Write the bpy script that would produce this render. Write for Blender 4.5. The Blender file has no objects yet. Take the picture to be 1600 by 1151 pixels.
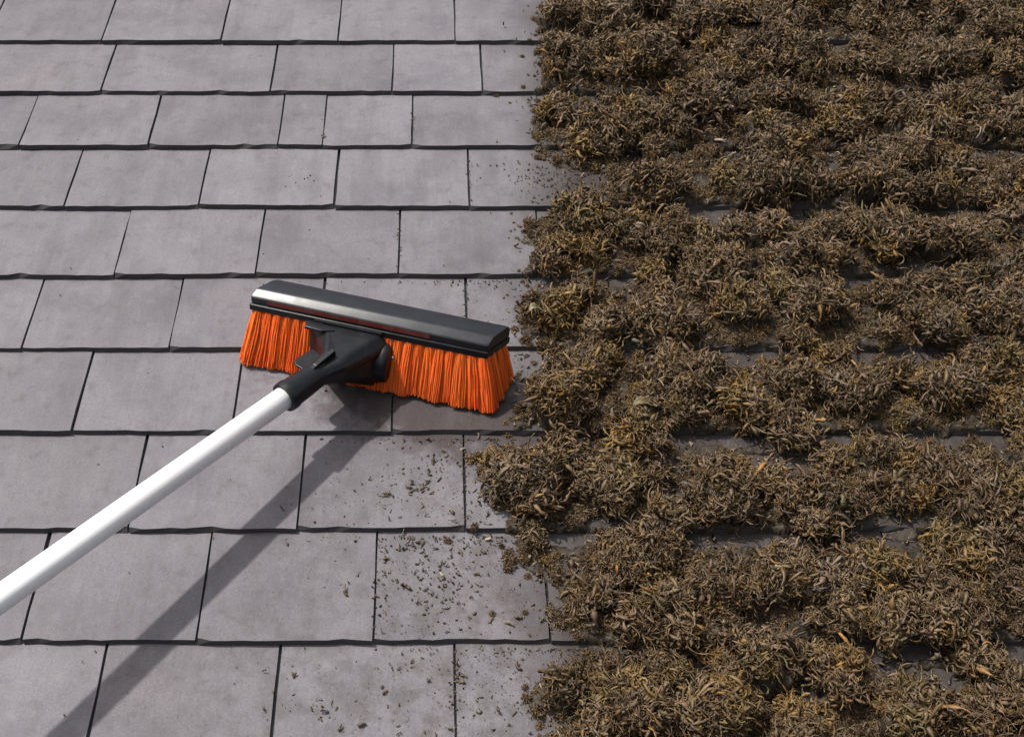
import bpy, bmesh, math, random
import numpy as np
from mathutils import Matrix, Vector

rng = np.random.default_rng(7)
random.seed(7)
sc = bpy.context.scene
COL = sc.collection

# ------------------------------------------------------------------ frame of the roof
PITCH = math.radians(30)
ROOF = Matrix.Rotation(PITCH, 4, 'X')          # roof space: x along the courses, y uphill, z out of the roof
R3 = ROOF.to_3x3()

# ------------------------------------------------------------------ camera
F, CX, CY, YH = 1750.0, 680.0, 575.5, -1620.0  # lens in 1600-px units, principal point, horizon of the roof plane
TH = math.atan((CY - YH) / F)
Z0 = 1.48135
fwd = np.array([0, math.cos(TH), -math.sin(TH)])
upv = np.array([0, math.sin(TH), math.cos(TH)])
CAM = -Z0 * fwd
cam_d = bpy.data.cameras.new('camera')
cam = bpy.data.objects.new('camera', cam_d)
COL.objects.link(cam)
cam_d.sensor_fit = 'HORIZONTAL'
cam_d.sensor_width = 36
cam_d.lens = 36 * F / 1600
cam_d.shift_x = (800 - CX) / 1600
cam_d.clip_start = 0.02
cam_d.clip_end = 2000
cm = Matrix(((1, 0, 0, CAM[0]), (0, upv[1], -fwd[1], CAM[1]), (0, upv[2], -fwd[2], CAM[2]), (0, 0, 0, 1)))
cam.matrix_world = ROOF @ cm
sc.camera = cam

# ------------------------------------------------------------------ sky and sun
SUN = Vector((-0.425, 0.335, 0.841)).normalized()  # towards the sun, in roof space
SW = (R3 @ SUN).normalized()
world = bpy.data.worlds.new('World')
sc.world = world
world.use_nodes = True
wn = world.node_tree
for n in list(wn.nodes):
    wn.nodes.remove(n)
sky = wn.nodes.new('ShaderNodeTexSky')
sky.sky_type = 'NISHITA'
sky.sun_disc = False
sky.sun_elevation = math.asin(SW.z)
sky.sun_rotation = math.atan2(SW.x, SW.y)
sky.air_density = 1.0
sky.dust_density = 6.0
sky.ozone_density = 1.0
bg = wn.nodes.new('ShaderNodeBackground')
bg.inputs['Strength'].default_value = 0.15
wo = wn.nodes.new('ShaderNodeOutputWorld')
haze = wn.nodes.new('ShaderNodeHueSaturation')   # thin high cloud: a paler sky all over
haze.inputs['Saturation'].default_value = 0.35
wn.links.new(sky.outputs[0], haze.inputs['Color'])
wn.links.new(haze.outputs[0], bg.inputs['Color'])
wn.links.new(bg.outputs[0], wo.inputs['Surface'])
sun_d = bpy.data.lights.new('sun', 'SUN')
sun_d.energy = 4.6
sun_d.angle = math.radians(1.8)
sun_d.color = (1.0, 0.955, 0.91)
sun = bpy.data.objects.new('sun', sun_d)
COL.objects.link(sun)
sun.rotation_euler = SW.to_track_quat('Z', 'Y').to_euler()
sun.location = SW * 10

sc.view_settings.view_transform = 'Standard'
sc.view_settings.look = 'None'
sc.view_settings.gamma = 1.0
sc.view_settings.use_curve_mapping = False
sc.view_settings.exposure = 0.2


# ------------------------------------------------------------------ helpers
def plane(x, y, h=0.0):
    """a point of the roof at height h that the photograph shows at (x, y); used to measure the courses"""
    d = fwd + np.array([1.0, 0, 0]) * (x - CX) / F - upv * (y - CY) / F
    t = (h - CAM[2]) / d[2]
    return CAM + t * d


def link(name, mesh, mat=None, parent=None, top=False):
    o = bpy.data.objects.new(name, mesh)
    COL.objects.link(o)
    if mat and not mesh.materials:
        mesh.materials.append(mat)
    if parent:
        o.parent = parent
    elif top:
        o.matrix_world = ROOF
    return o


def tag(o, label=None, cat=None, group=None, kind=None):
    for k, v in (('label', label), ('category', cat), ('group', group), ('kind', kind)):
        if v:
            o[k] = v
    return o


def bm_mesh(bm, name, smooth=False):
    bmesh.ops.recalc_face_normals(bm, faces=bm.faces)
    me = bpy.data.meshes.new(name)
    bm.to_mesh(me)
    bm.free()
    if smooth:
        me.polygons.foreach_set('use_smooth', [True] * len(me.polygons))
    return me


def raw_mesh(name, verts, quads, smooth=True, col=None):
    """numpy verts (n,3), quads (m,4)"""
    me = bpy.data.meshes.new(name)
    nv, nf = len(verts), len(quads)
    me.vertices.add(nv)
    me.vertices.foreach_set('co', np.ascontiguousarray(verts, dtype=np.float32).ravel())
    me.loops.add(nf * 4)
    me.loops.foreach_set('vertex_index', np.ascontiguousarray(quads, dtype=np.int32).ravel())
    me.polygons.add(nf)
    me.polygons.foreach_set('loop_start', np.arange(0, nf * 4, 4, dtype=np.int32))
    me.polygons.foreach_set('loop_total', np.full(nf, 4, dtype=np.int32))
    me.polygons.foreach_set('use_smooth', np.full(nf, smooth))
    me.update(calc_edges=True)
    if col is not None:
        a = me.color_attributes.new('tone', 'FLOAT_COLOR', 'POINT')
        c4 = np.ones((nv, 4), dtype=np.float32)
        c4[:, :3] = col
        a.data.foreach_set('color', c4.ravel())
    return me


def vnoise(x, y, scale, seed=0):
    """smooth value noise, 0..1"""
    r = np.random.default_rng(1000 + seed).random((128, 128))
    x = np.asarray(x) / scale + 64.37
    y = np.asarray(y) / scale + 64.71
    xi, yi = np.floor(x).astype(int), np.floor(y).astype(int)
    fx, fy = x - xi, y - yi
    fx, fy = fx * fx * (3 - 2 * fx), fy * fy * (3 - 2 * fy)
    g = lambda a, b: r[a % 128, b % 128]
    return (g(xi, yi) * (1 - fx) + g(xi + 1, yi) * fx) * (1 - fy) + (g(xi, yi + 1) * (1 - fx) + g(xi + 1, yi + 1) * fx) * fy


def fbm(x, y, scale, seed=0, octv=4):
    t = 0
    a = 0.5
    for k in range(octv):
        t = t + a * vnoise(x, y, scale / 2 ** k, seed + k * 17)
        a *= 0.5
    return t / (1 - 0.5 ** octv)


# ------------------------------------------------------------------ materials
class NT:
    def __init__(self, name):
        self.m = bpy.data.materials.new(name)
        self.m.use_nodes = True
        self.t = self.m.node_tree
        self.b = self.t.nodes['Principled BSDF']
        self.out = self.t.nodes['Material Output']

    def n(self, typ, **kw):
        nd = self.t.nodes.new('ShaderNode' + typ)
        for k, v in kw.items():
            if k.startswith('i_'):
                nd.inputs[k[2:].replace('_', ' ')].default_value = v
            elif k.startswith('n_'):
                nd.inputs[int(k[2:])].default_value = v
            else:
                setattr(nd, k, v)
        return nd

    def l(self, a, b):
        self.t.links.new(a, b)

    def math(self, op, a, b=None, clamp=False):
        nd = self.n('Math', operation=op, use_clamp=clamp)
        for i, v in enumerate((a, b)):
            if v is None:
                continue
            if isinstance(v, (int, float)):
                nd.inputs[i].default_value = v
            else:
                self.l(v, nd.inputs[i])
        return nd.outputs[0]

    def mix(self, fac, a, b):
        nd = self.n('Mix', data_type='RGBA')
        for s, v in ((nd.inputs[0], fac), (nd.inputs[6], a), (nd.inputs[7], b)):
            if isinstance(v, (int, float)):
                s.default_value = v
            elif isinstance(v, tuple):
                s.default_value = (*v, 1)
            else:
                self.l(v, s)
        return nd.outputs[2]

    def ramp(self, fac, stops):
        nd = self.n('ValToRGB')
        el = nd.color_ramp.elements
        while len(el) < len(stops):
            el.new(0.5)
        for e, (p, c) in zip(el, stops):
            e.position = p
            e.color = (*c, 1) if isinstance(c, tuple) else (c, c, c, 1)
        self.l(fac, nd.inputs[0])
        return nd.outputs[0]


# course measurements: pixel row of each tail edge, and the pixels of the joints along it
ROWS = [
    (-8, [None, 92, 268, 445, 622, 799]),
    (65, [158, 345, 528, 711]),
    (144, [-40, 157, 422, 612, 754]),
    (229, [29, 231, 434, 503, 643, 846]),
    (323, [100, 310, 522, 734]),
    (430, [178, 399, 622, 846]),
    (544, [34, 264, 498, 730]),
    (675, [112, 362, 612]),
    (827, [200, 464, 727]),
    (1001, [33, 307, 583, 860]),
]
GAUGE = 0.1378
SLW = 0.2
TH_S = 0.0080                                   # slate thickness
tails = [(plane(680, y, 0.003)[1], [plane(x, y, 0.003)[0] for x in xs if x is not None]) for y, xs in ROWS]
last_v = plane(680, 1001, 0.003)[1] - 0.1395
tails.append((last_v, [plane(x, 1151)[0] for x in (138, 425, 713)]))
for k in range(1, 4):
    b = tails[-1]
    tails.append((b[0] - GAUGE, [b[1][0] + 0.1 * (1 if k % 2 else -1) + random.uniform(-.01, .01)]))
for k in range(1, 4):
    b = tails[0]
    tails.insert(0, (b[0] + GAUGE, [b[1][0] + 0.1 * (1 if k % 2 else -1) + random.uniform(-.01, .01)]))
TAILV = np.array([t[0] for t in tails])[::-1]   # ascending


def slate_z(v):
    v = np.asarray(v, dtype=float)
    i = np.clip(np.searchsorted(TAILV, v, side='right') - 1, 0, len(TAILV) - 1)
    base = TAILV[i]
    nxt = np.where(i + 1 < len(TAILV), TAILV[np.minimum(i + 1, len(TAILV) - 1)], base + GAUGE)
    s = (v - base) / (nxt - base)
    return 0.004 - TH_S * s, s


# edge of the moss in roof space
EDGE_PX = [(856, -60), (852, 0), (846, 60), (852, 100), (842, 150), (846, 200), (856, 243), (932, 266), (944, 305),
           (872, 332), (818, 345), (826, 372), (844, 400), (822, 430), (856, 452), (808, 478), (812, 505), (824, 535), (828, 565),
           (838, 600), (820, 642), (768, 688), (752, 722), (768, 765), (806, 802), (772, 850), (806, 872), (872, 905),
           (884, 968), (922, 1003), (884, 1042), (842, 1080), (844, 1130), (866, 1165), (880, 1260), (850, 1400)]
_ep = np.array([plane(x, y, 0.008)[:2] for x, y in EDGE_PX])
_ep = _ep[np.argsort(_ep[:, 1])]


def edge_u(v):
    return np.interp(v, _ep[:, 1], _ep[:, 0])


def mat_slate():
    k = NT('slate')
    geo = k.n('NewGeometry')
    pc = k.n('CombineXYZ')                       # position along the courses, uphill and out of the roof
    for i, ax in enumerate(((1, 0, 0), (0, math.cos(PITCH), math.sin(PITCH)), (0, -math.sin(PITCH), math.cos(PITCH)))):
        dt = k.n('VectorMath', operation='DOT_PRODUCT')
        k.l(geo.outputs['Position'], dt.inputs[0])
        dt.inputs[1].default_value = ax
        k.l(dt.outputs['Value'], pc.inputs[i])
    P = pc.outputs[0]
    info = k.n('ObjectInfo')
    off = k.n('VectorMath', operation='SCALE')
    comb = k.n('CombineXYZ')
    k.l(info.outputs['Random'], comb.inputs[0])
    k.l(info.outputs['Random'], comb.inputs[1])
    k.l(comb.outputs[0], off.inputs[0])
    off.inputs['Scale'].default_value = 37.0
    add = k.n('VectorMath', operation='ADD')
    k.l(P, add.inputs[0])
    k.l(off.outputs[0], add.inputs[1])
    Q = add.outputs[0]
    n1 = k.n('TexNoise', i_Scale=9.0, i_Detail=4.0, i_Roughness=0.55)
    k.l(Q, n1.inputs['Vector'])
    base = k.ramp(n1.outputs['Fac'], [(0.28, (0.100, 0.093, 0.105)), (0.5, (0.130, 0.122, 0.134)), (0.74, (0.149, 0.140, 0.152))])
    # warm blush and pale scuffs
    n2 = k.n('TexNoise', i_Scale=5.0, i_Detail=2.0)
    k.l(Q, n2.inputs['Vector'])
    bl = k.math('MULTIPLY', k.ramp(n2.outputs['Fac'], [(0.52, 0.0), (0.75, 1.0)]), 0.35)
    base = k.mix(bl, base, (0.146, 0.126, 0.132))
    stretch = k.n('Mapping')
    stretch.inputs['Scale'].default_value = (60, 9, 9)
    k.l(Q, stretch.inputs['Vector'])
    n3 = k.n('TexNoise', i_Scale=1.0, i_Detail=5.0, i_Roughness=0.65)
    k.l(stretch.outputs[0], n3.inputs['Vector'])
    scuff = k.math('MULTIPLY', k.ramp(n3.outputs['Fac'], [(0.60, 0.0), (0.78, 1.0)]), 0.30)
    base = k.mix(scuff, base, (0.20, 0.19, 0.192))
    # fine grain of the stone
    n5 = k.n('TexNoise', i_Scale=420.0, i_Detail=3.0, i_Roughness=0.7)
    k.l(Q, n5.inputs['Vector'])
    gr = k.n('HueSaturation')
    gv5 = k.n('MapRange')
    gv5.inputs['From Min'].default_value = 0.3
    gv5.inputs['From Max'].default_value = 0.7
    gv5.inputs['To Min'].default_value = 0.84
    gv5.inputs['To Max'].default_value = 1.16
    k.l(n5.outputs['Fac'], gv5.inputs['Value'])
    k.l(gv5.outputs[0], gr.inputs['Value'])
    k.l(base, gr.inputs['Color'])
    base = gr.outputs[0]
    # blotches of old growth, paler and darker
    n6 = k.n('TexNoise', i_Scale=38.0, i_Detail=5.0, i_Roughness=0.62)
    k.l(Q, n6.inputs['Vector'])
    base = k.mix(k.math('MULTIPLY', k.ramp(n6.outputs['Fac'], [(0.54, 0.0), (0.68, 1.0)]), 0.48), base, (0.085, 0.077, 0.080))
    base = k.mix(k.math('MULTIPLY', k.ramp(n6.outputs['Fac'], [(0.32, 1.0), (0.44, 0.0)]), 0.36), base, (0.175, 0.166, 0.172))
    # tone of each slate
    tone = k.n('HueSaturation')
    k.l(base, tone.inputs['Color'])
    val = k.n('MapRange')
    val.inputs['To Min'].default_value = 0.84
    val.inputs['To Max'].default_value = 1.04
    k.l(info.outputs['Random'], val.inputs['Value'])
    k.l(val.outputs[0], tone.inputs['Value'])
    base = tone.outputs[0]
    # small dark pits
    vor = k.n('TexVoronoi', i_Scale=34.0, i_Randomness=1.0)
    dis = k.n('TexNoise', i_Scale=70.0, i_Detail=2.0)
    k.l(Q, dis.inputs['Vector'])
    dv = k.n('VectorMath', operation='MULTIPLY_ADD')
    dv.inputs[1].default_value = (0.016, 0.016, 0.016)
    k.l(dis.outputs['Color'], dv.inputs[0])
    k.l(Q, dv.inputs[2])
    k.l(dv.outputs[0], vor.inputs['Vector'])
    sep = k.n('SeparateColor')
    k.l(vor.outputs['Color'], sep.inputs[0])
    rare = k.math('GREATER_THAN', sep.outputs[0], 0.90)
    size = k.math('MULTIPLY', sep.outputs[1], 0.20)
    pit = k.math('MULTIPLY', rare, k.math('LESS_THAN', vor.outputs['Distance'], k.math('ADD', size, 0.03)))
    base = k.mix(k.math('MULTIPLY', pit, 0.6), base, (0.10, 0.09, 0.09))
    # residue left by the moss: a dirty film that breaks up away from the moss edge
    sx = k.n('SeparateXYZ')
    k.l(P, sx.inputs[0])
    nz = k.n('TexNoise', i_Scale=7.0, i_Detail=3.0)
    k.l(P, nz.inputs['Vector'])
    # right of the moss edge (u about 0.03 low on the roof, 0.2 high up)
    ed = k.math('SUBTRACT', sx.outputs[0], k.math('MULTIPLY', sx.outputs[1], 0.06))
    ed = k.math('ADD', ed, k.math('MULTIPLY', k.math('SUBTRACT', nz.outputs['Fac'], 0.5), 0.16))
    film = k.ramp(ed, [(0.08, 0.0), (0.20, 1.0)])
    ng = k.n('TexNoise', i_Scale=45.0, i_Detail=6.0, i_Roughness=0.7)
    k.l(P, ng.inputs['Vector'])
    grime = k.ramp(ng.outputs['Fac'], [(0.35, 0.0), (0.65, 1.0)])
    base = k.mix(k.math('MULTIPLY', film, k.math('ADD', k.math('MULTIPLY', grime, 0.12), 0.86)), base, (0.026, 0.021, 0.018))
    # speckle of grit, mostly low down and near the moss
    low = k.math('SUBTRACT', k.math('ADD', sx.outputs[0], 0.28), k.math('MULTIPLY', sx.outputs[1], 0.55))
    low = k.ramp(k.math('ADD', low, k.math('MULTIPLY', k.math('SUBTRACT', nz.outputs['Fac'], 0.5), 0.3)), [(0.05, 0.0), (0.55, 1.0)])
    sp = k.n('TexNoise', i_Scale=140.0, i_Detail=3.0, i_Roughness=0.6)
    k.l(P, sp.inputs['Vector'])
    sp2 = k.n('TexNoise', i_Scale=30.0, i_Detail=2.0)
    k.l(P, sp2.inputs['Vector'])
    spf = k.math('MULTIPLY', k.ramp(sp.outputs['Fac'], [(0.56, 0.0), (0.66, 1.0)]), k.ramp(sp2.outputs['Fac'], [(0.45, 0.0), (0.6, 1.0)]))
    base = k.mix(k.math('MULTIPLY', spf, k.math('MULTIPLY', low, 0.75)), base, (0.085, 0.072, 0.062))
    # dark brown band just downhill of the bristles, edges broken by noise
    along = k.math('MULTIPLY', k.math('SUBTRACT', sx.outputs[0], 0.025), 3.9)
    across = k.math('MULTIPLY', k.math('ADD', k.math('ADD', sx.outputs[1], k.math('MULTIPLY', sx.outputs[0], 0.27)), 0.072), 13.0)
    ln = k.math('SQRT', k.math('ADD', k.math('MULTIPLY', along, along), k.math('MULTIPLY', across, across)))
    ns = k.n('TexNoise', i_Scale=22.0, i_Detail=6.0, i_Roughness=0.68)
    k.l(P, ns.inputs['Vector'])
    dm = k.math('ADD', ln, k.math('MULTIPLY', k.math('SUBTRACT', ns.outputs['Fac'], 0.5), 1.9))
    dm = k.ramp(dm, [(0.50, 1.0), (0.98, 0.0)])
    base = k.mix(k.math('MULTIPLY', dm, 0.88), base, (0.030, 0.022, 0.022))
    # dirt wiped thin over the slates below the moss edge
    nd = k.n('TexNoise', i_Scale=32.0, i_Detail=7.0, i_Roughness=0.72)
    k.l(P, nd.inputs['Vector'])
    base = k.mix(k.math('MULTIPLY', k.math('MULTIPLY', k.ramp(nd.outputs['Fac'], [(0.44, 0.0), (0.62, 1.0)]), low), 0.62), base, (0.052, 0.043, 0.039))
    # rain stains: darker runs down each slate
    st2 = k.n('Mapping')
    st2.inputs['Scale'].default_value = (26, 5, 5)
    k.l(Q, st2.inputs['Vector'])
    n4 = k.n('TexNoise', i_Scale=1.0, i_Detail=4.0, i_Roughness=0.6)
    k.l(st2.outputs[0], n4.inputs['Vector'])
    base = k.mix(k.math('MULTIPLY', k.ramp(n4.outputs['Fac'], [(0.50, 0.0), (0.72, 1.0)]), 0.42), base, (0.074, 0.068, 0.073))
    k.l(base, k.b.inputs['Base Color'])
    rg = k.n('MapRange')
    rg.inputs['To Min'].default_value = 0.5
    rg.inputs['To Max'].default_value = 0.72
    k.l(n1.outputs['Fac'], rg.inputs['Value'])
    k.l(rg.outputs[0], k.b.inputs['Roughness'])
    k.b.inputs['Specular IOR Level'].default_value = 0.16
    # riven relief
    rv = k.n('TexNoise', i_Scale=22.0, i_Detail=6.0, i_Roughness=0.6)
    k.l(Q, rv.inputs['Vector'])
    hsum = k.math('ADD', k.math('ADD', rv.outputs['Fac'], k.math('MULTIPLY', n5.outputs['Fac'], 0.12)), k.math('MULTIPLY', n3.outputs['Fac'], 0.35))
    hsum = k.math('SUBTRACT', hsum, k.math('MULTIPLY', pit, 0.4))
    hsum = k.math('ADD', hsum, k.math('MULTIPLY', k.math('MULTIPLY', spf, low), 0.3))
    bp = k.n('Bump')
    bp.inputs['Strength'].default_value = 0.5
    bp.inputs['Distance'].default_value = 0.004
    k.l(hsum, bp.inputs['Height'])
    k.l(bp.outputs[0], k.b.inputs['Normal'])
    return k.m


def mat_moss(name='moss', trans=0.12):
    k = NT(name)
    at = k.n('Attribute', attribute_name='tone')
    geo = k.n('NewGeometry')
    n1 = k.n('TexNoise', i_Scale=260.0, i_Detail=3.0, i_Roughness=0.6)
    k.l(geo.outputs['Position'], n1.inputs['Vector'])
    hv = k.n('HueSaturation')
    k.l(at.outputs['Color'], hv.inputs['Color'])
    v = k.n('MapRange')
    v.inputs['From Min'].default_value = 0.3
    v.inputs['From Max'].default_value = 0.7
    v.inputs['To Min'].default_value = 0.65
    v.inputs['To Max'].default_value = 1.35
    k.l(n1.outputs['Fac'], v.inputs['Value'])
    k.l(v.outputs[0], hv.inputs['Value'])
    k.l(hv.outputs[0], k.b.inputs['Base Color'])
    k.b.inputs['Roughness'].default_value = 0.62
    k.b.inputs['Specular IOR Level'].default_value = 0.3
    bp = k.n('Bump')
    bp.inputs['Strength'].default_value = 0.6
    bp.inputs['Distance'].default_value = 0.002
    k.l(n1.outputs['Fac'], bp.inputs['Height'])
    k.l(bp.outputs[0], k.b.inputs['Normal'])
    tr = k.n('BsdfTranslucent')
    k.l(hv.outputs[0], tr.inputs['Color'])
    mx = k.n('MixShader')
    mx.inputs[0].default_value = trans
    k.l(k.b.outputs[0], mx.inputs[1])
    k.l(tr.outputs[0], mx.inputs[2])
    k.l(mx.outputs[0], k.out.inputs['Surface'])
    return k.m


def mat_plastic(name, col, rough, wear=0.5, spec=0.5):
    k = NT(name)
    tc = k.n('TexCoord')
    n1 = k.n('TexNoise', i_Scale=55.0, i_Detail=5.0, i_Roughness=0.65)
    k.l(tc.outputs['Object'], n1.inputs['Vector'])
    f = k.math('MULTIPLY', k.ramp(n1.outputs['Fac'], [(0.45, 0.0), (0.75, 1.0)]), wear)
    dusty = tuple(min(1, c * 0.6 + 0.05) for c in col)
    k.l(k.mix(f, col, dusty), k.b.inputs['Base Color'])
    r = k.n('MapRange')
    r.inputs['To Min'].default_value = max(0.05, rough - 0.10)
    r.inputs['To Max'].default_value = rough + 0.14
    k.l(n1.outputs['Fac'], r.inputs['Value'])
    k.l(r.outputs[0], k.b.inputs['Roughness'])
    k.b.inputs['Specular IOR Level'].default_value = spec
    bp = k.n('Bump')
    bp.inputs['Strength'].default_value = 0.15
    bp.inputs['Distance'].default_value = 0.001
    k.l(n1.outputs['Fac'], bp.inputs['Height'])
    k.l(bp.outputs[0], k.b.inputs['Normal'])
    return k.m


def mat_bristle():
    k = NT('orange_bristle')
    info = k.n('ObjectInfo')
    geo = k.n('NewGeometry')
    rnd = k.n('MapRange')
    rnd.inputs['To Min'].default_value = 0.92
    rnd.inputs['To Max'].default_value = 1.12
    k.l(geo.outputs['Random Per Island'], rnd.inputs['Value'])
    c = k.mix(info.outputs['Random'], (0.99, 0.19, 0.036), (1.0, 0.245, 0.046))
    hv = k.n('HueSaturation')
    k.l(c, hv.inputs['Color'])
    k.l(rnd.outputs[0], hv.inputs['Value'])
    k.l(hv.outputs[0], k.b.inputs['Base Color'])
    k.b.inputs['Roughness'].default_value = 0.45
    k.b.inputs['Specular IOR Level'].default_value = 0.3
    tr = k.n('BsdfTranslucent')
    k.l(hv.outputs[0], tr.inputs['Color'])
    mx = k.n('MixShader')
    mx.inputs[0].default_value = 0.3
    k.l(k.b.outputs[0], mx.inputs[1])
    k.l(tr.outputs[0], mx.inputs[2])
    k.l(mx.outputs[0], k.out.inputs['Surface'])
    return k.m


def mat_plain(name, col, rough=0.8):
    k = NT(name)
    tc = k.n('TexCoord')
    n1 = k.n('TexNoise', i_Scale=18.0, i_Detail=4.0)
    k.l(tc.outputs['Object'], n1.inputs['Vector'])
    k.l(k.mix(n1.outputs['Fac'], tuple(c * 0.8 for c in col), tuple(min(1, c * 1.2) for c in col)), k.b.inputs['Base Color'])
    k.b.inputs['Roughness'].default_value = rough
    return k.m


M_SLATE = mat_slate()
M_EDGE = mat_plain('weathered_shaded_edge', (0.045, 0.041, 0.043))  # weathered butt faces, coloured extra dark to deepen the shadow line under each tail
M_MOSS = mat_moss()
M_CRUMB = mat_moss('moss_crumb', 0.0)
M_BLACK = mat_plastic('black_plastic', (0.007, 0.0075, 0.009), 0.34, 0.12, 0.3)
M_COVER = mat_plastic('dusty_black_plastic', (0.006, 0.007, 0.010), 0.36, 0.12, 0.55)
M_WHITE = mat_plastic('white_paint', (0.87, 0.87, 0.86), 0.26, 0.10)
M_BRIS = mat_bristle()
M_FELT = mat_plain('underlay_felt', (0.022, 0.020, 0.019))
M_STEEL = mat_plastic('screw_steel', (0.6, 0.6, 0.6), 0.25, 0.1)
M_STEEL.node_tree.nodes['Principled BSDF'].inputs['Metallic'].default_value = 1.0

# ------------------------------------------------------------------ the roof and its slates
U0, U1 = -1.25, 1.62
V0, V1 = TAILV[0] - 0.0, TAILV[-1] + GAUGE
bm = bmesh.new()
bmesh.ops.create_cube(bm, size=1.0)
zt = -0.029
for v in bm.verts:
    v.co = Vector((U0 + 0.01 if v.co.x < 0 else U1 - 0.01, V0 + 0.012 if v.co.y < 0 else V1 + 0.30, zt if v.co.z > 0 else zt - 0.06))
roof = link('roof', bm_mesh(bm, 'roof_deck'), M_FELT, top=True)
tag(roof, 'pitched roof of overlapping purple grey slates', 'roof', kind='structure')


def slate_mesh(ua, ub, tail, nxt, length, seed):
    """one riven slate with a dressed, slightly chipped tail; roof space, relative to (ua+ub)/2, tail"""
    r = random.Random(seed)
    w = ub - ua
    g = nxt - tail
    slope = -TH_S / g
    jz = r.uniform(0.0, 0.0016)
    tw = r.uniform(-0.0006, 0.0006)
    nseg = max(5, int(w / 0.016))
    sk0, sk1 = r.uniform(-0.0012, 0.0012), r.uniform(-0.0012, 0.0012)
    ph = r.uniform(0, 9)
    lean = r.uniform(-0.0016, 0.0016)
    top, bot = [], []
    for i in range(nseg + 1):
        x = -w / 2 + w * i / nseg
        e = 0.0004 * math.sin(x * 37 + ph) + r.uniform(-0.0006, 0.0006) + lean * x / w
        d = min(i, nseg - i)
        chip = r.uniform(0.0010, 0.0034) if (d == 0 and r.random() < 0.5) or r.random() < 0.10 else 0.0
        top.append((x, e + chip + r.uniform(0.0004, 0.0016)))
        bot.append((x, e - r.uniform(0.0, 0.0012)))
    bm = bmesh.new()
    Z = lambda x, y: 0.004 + slope * y + jz + tw * x / w * 2
    jt = 0.0006
    tv, bv = [], []
    for i, ((x, y), (xb, yb)) in enumerate(zip(top, bot)):
        tv.append(bm.verts.new((x, y, Z(x, y))))
        bv.append(bm.verts.new((xb, yb, Z(xb, yb) - TH_S + jt + r.uniform(-0.0001, 0.0004))))
    hx0, hx1 = -w / 2 + sk0, w / 2 + sk1

    def side(sign, hx):
        """intermediate points of a hand-cut side, tail to head"""
        x0 = sign * w / 2
        out = []
        for f in (0.12, 0.27, 0.42):
            y = f * length
            out.append((x0 + (hx - x0) * f + r.uniform(-0.0007, 0.0007), y))
        return out
    right, left = side(1, hx1), side(-1, hx0)
    rt = [bm.verts.new((x, y, Z(x, y))) for x, y in right] + [bm.verts.new((hx1, length, Z(hx1, length)))]
    lt = [bm.verts.new((hx0, length, Z(hx0, length)))] + [bm.verts.new((x, y, Z(x, y))) for x, y in reversed(left)]
    rb = [bm.verts.new((v.co.x, v.co.y, v.co.z - TH_S + jt)) for v in rt]
    lb = [bm.verts.new((v.co.x, v.co.y, v.co.z - TH_S + jt)) for v in lt]
    loop_t = tv + rt + lt
    loop_b = bv + rb + lb
    bm.faces.new(loop_t)
    bm.faces.new(list(reversed(loop_b)))
    n = len(loop_t)
    for i in range(n):
        j = (i + 1) % n
        fc = bm.faces.new((loop_b[i], loop_b[j], loop_t[j], loop_t[i]))
        fc.material_index = 1 if i < nseg else 0
    bmesh.ops.triangulate(bm, faces=[f for f in bm.faces if len(f.verts) > 4])
    return bm_mesh(bm, 'slate')


SLATE_LEN = 0.300
nsl = 0
for ri, (tv, js) in enumerate(tails):
    nv = tails[ri - 1][0] if ri > 0 else tv + GAUGE
    js = sorted(js)
    while js[0] > U0 + 0.06:
        js.insert(0, js[0] - SLW - random.uniform(-0.002, 0.002))
    while js[-1] < U1 - 0.06:
        js.append(js[-1] + SLW + random.uniform(-0.002, 0.002))
    for a, b in zip(js[:-1], js[1:]):
        gap = random.uniform(0.0011, 0.0019)
        if b - a < 0.08:
            gap = 0.0008
        me = slate_mesh(a + gap, b - gap, tv, nv, SLATE_LEN, nsl)
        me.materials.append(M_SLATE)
        me.materials.append(M_EDGE)
        o = bpy.data.objects.new('slate', me)
        COL.objects.link(o)
        o.parent = roof
        o.location = ((a + b) / 2, tv + random.uniform(-0.0012, 0.0012), 0)
        nsl += 1

# ------------------------------------------------------------------ moss: heaped clumps of curled strands
MU1, MV0, MV1 = 1.36, -0.80, 1.12
RES = 0.0036
gu = np.arange(-0.12, MU1, RES)
gv = np.arange(MV0, MV1, RES)
H = np.zeros((len(gv), len(gu)))


def splat(u, v, ru, rv, h, power=2.2):
    i0, i1 = np.searchsorted(gu, u - ru), np.searchsorted(gu, u + ru)
    j0, j1 = np.searchsorted(gv, v - rv), np.searchsorted(gv, v + rv)
    if i1 <= i0 or j1 <= j0:
        return
    du = (gu[i0:i1][None, :] - u) / ru
    dv = (gv[j0:j1][:, None] - v) / rv
    d = np.clip(1 - (du * du + dv * dv), 0, 1)
    H[j0:j1, i0:i1] = np.maximum(H[j0:j1, i0:i1], h * d ** (1 / power))


# bare places where the slate shows between the clumps (measured in the photograph)
BARE = [(1285, 265, 60, 18), (1120, 355, 75, 22), (1235, 85, 60, 12), (1540, 90, 70, 14), (1440, 345, 60, 14), (1430, 420, 90, 14), (1210, 730, 60, 22),
        (1370, 822, 70, 12), (1210, 1085, 70, 14), (1300, 560, 60, 10), (1120, 865, 40, 14),
        (1450, 1060, 70, 18), (1500, 720, 50, 12), (1390, 220, 40, 14), (1500, 560, 60, 14), (1330, 480, 50, 10), (960, 820, 50, 14)]
bare = [(*plane(x, y)[:2], rx / 1180.0 * 0.85, ry / 1180.0 * 1.25) for x, y, rx, ry in BARE]


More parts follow.
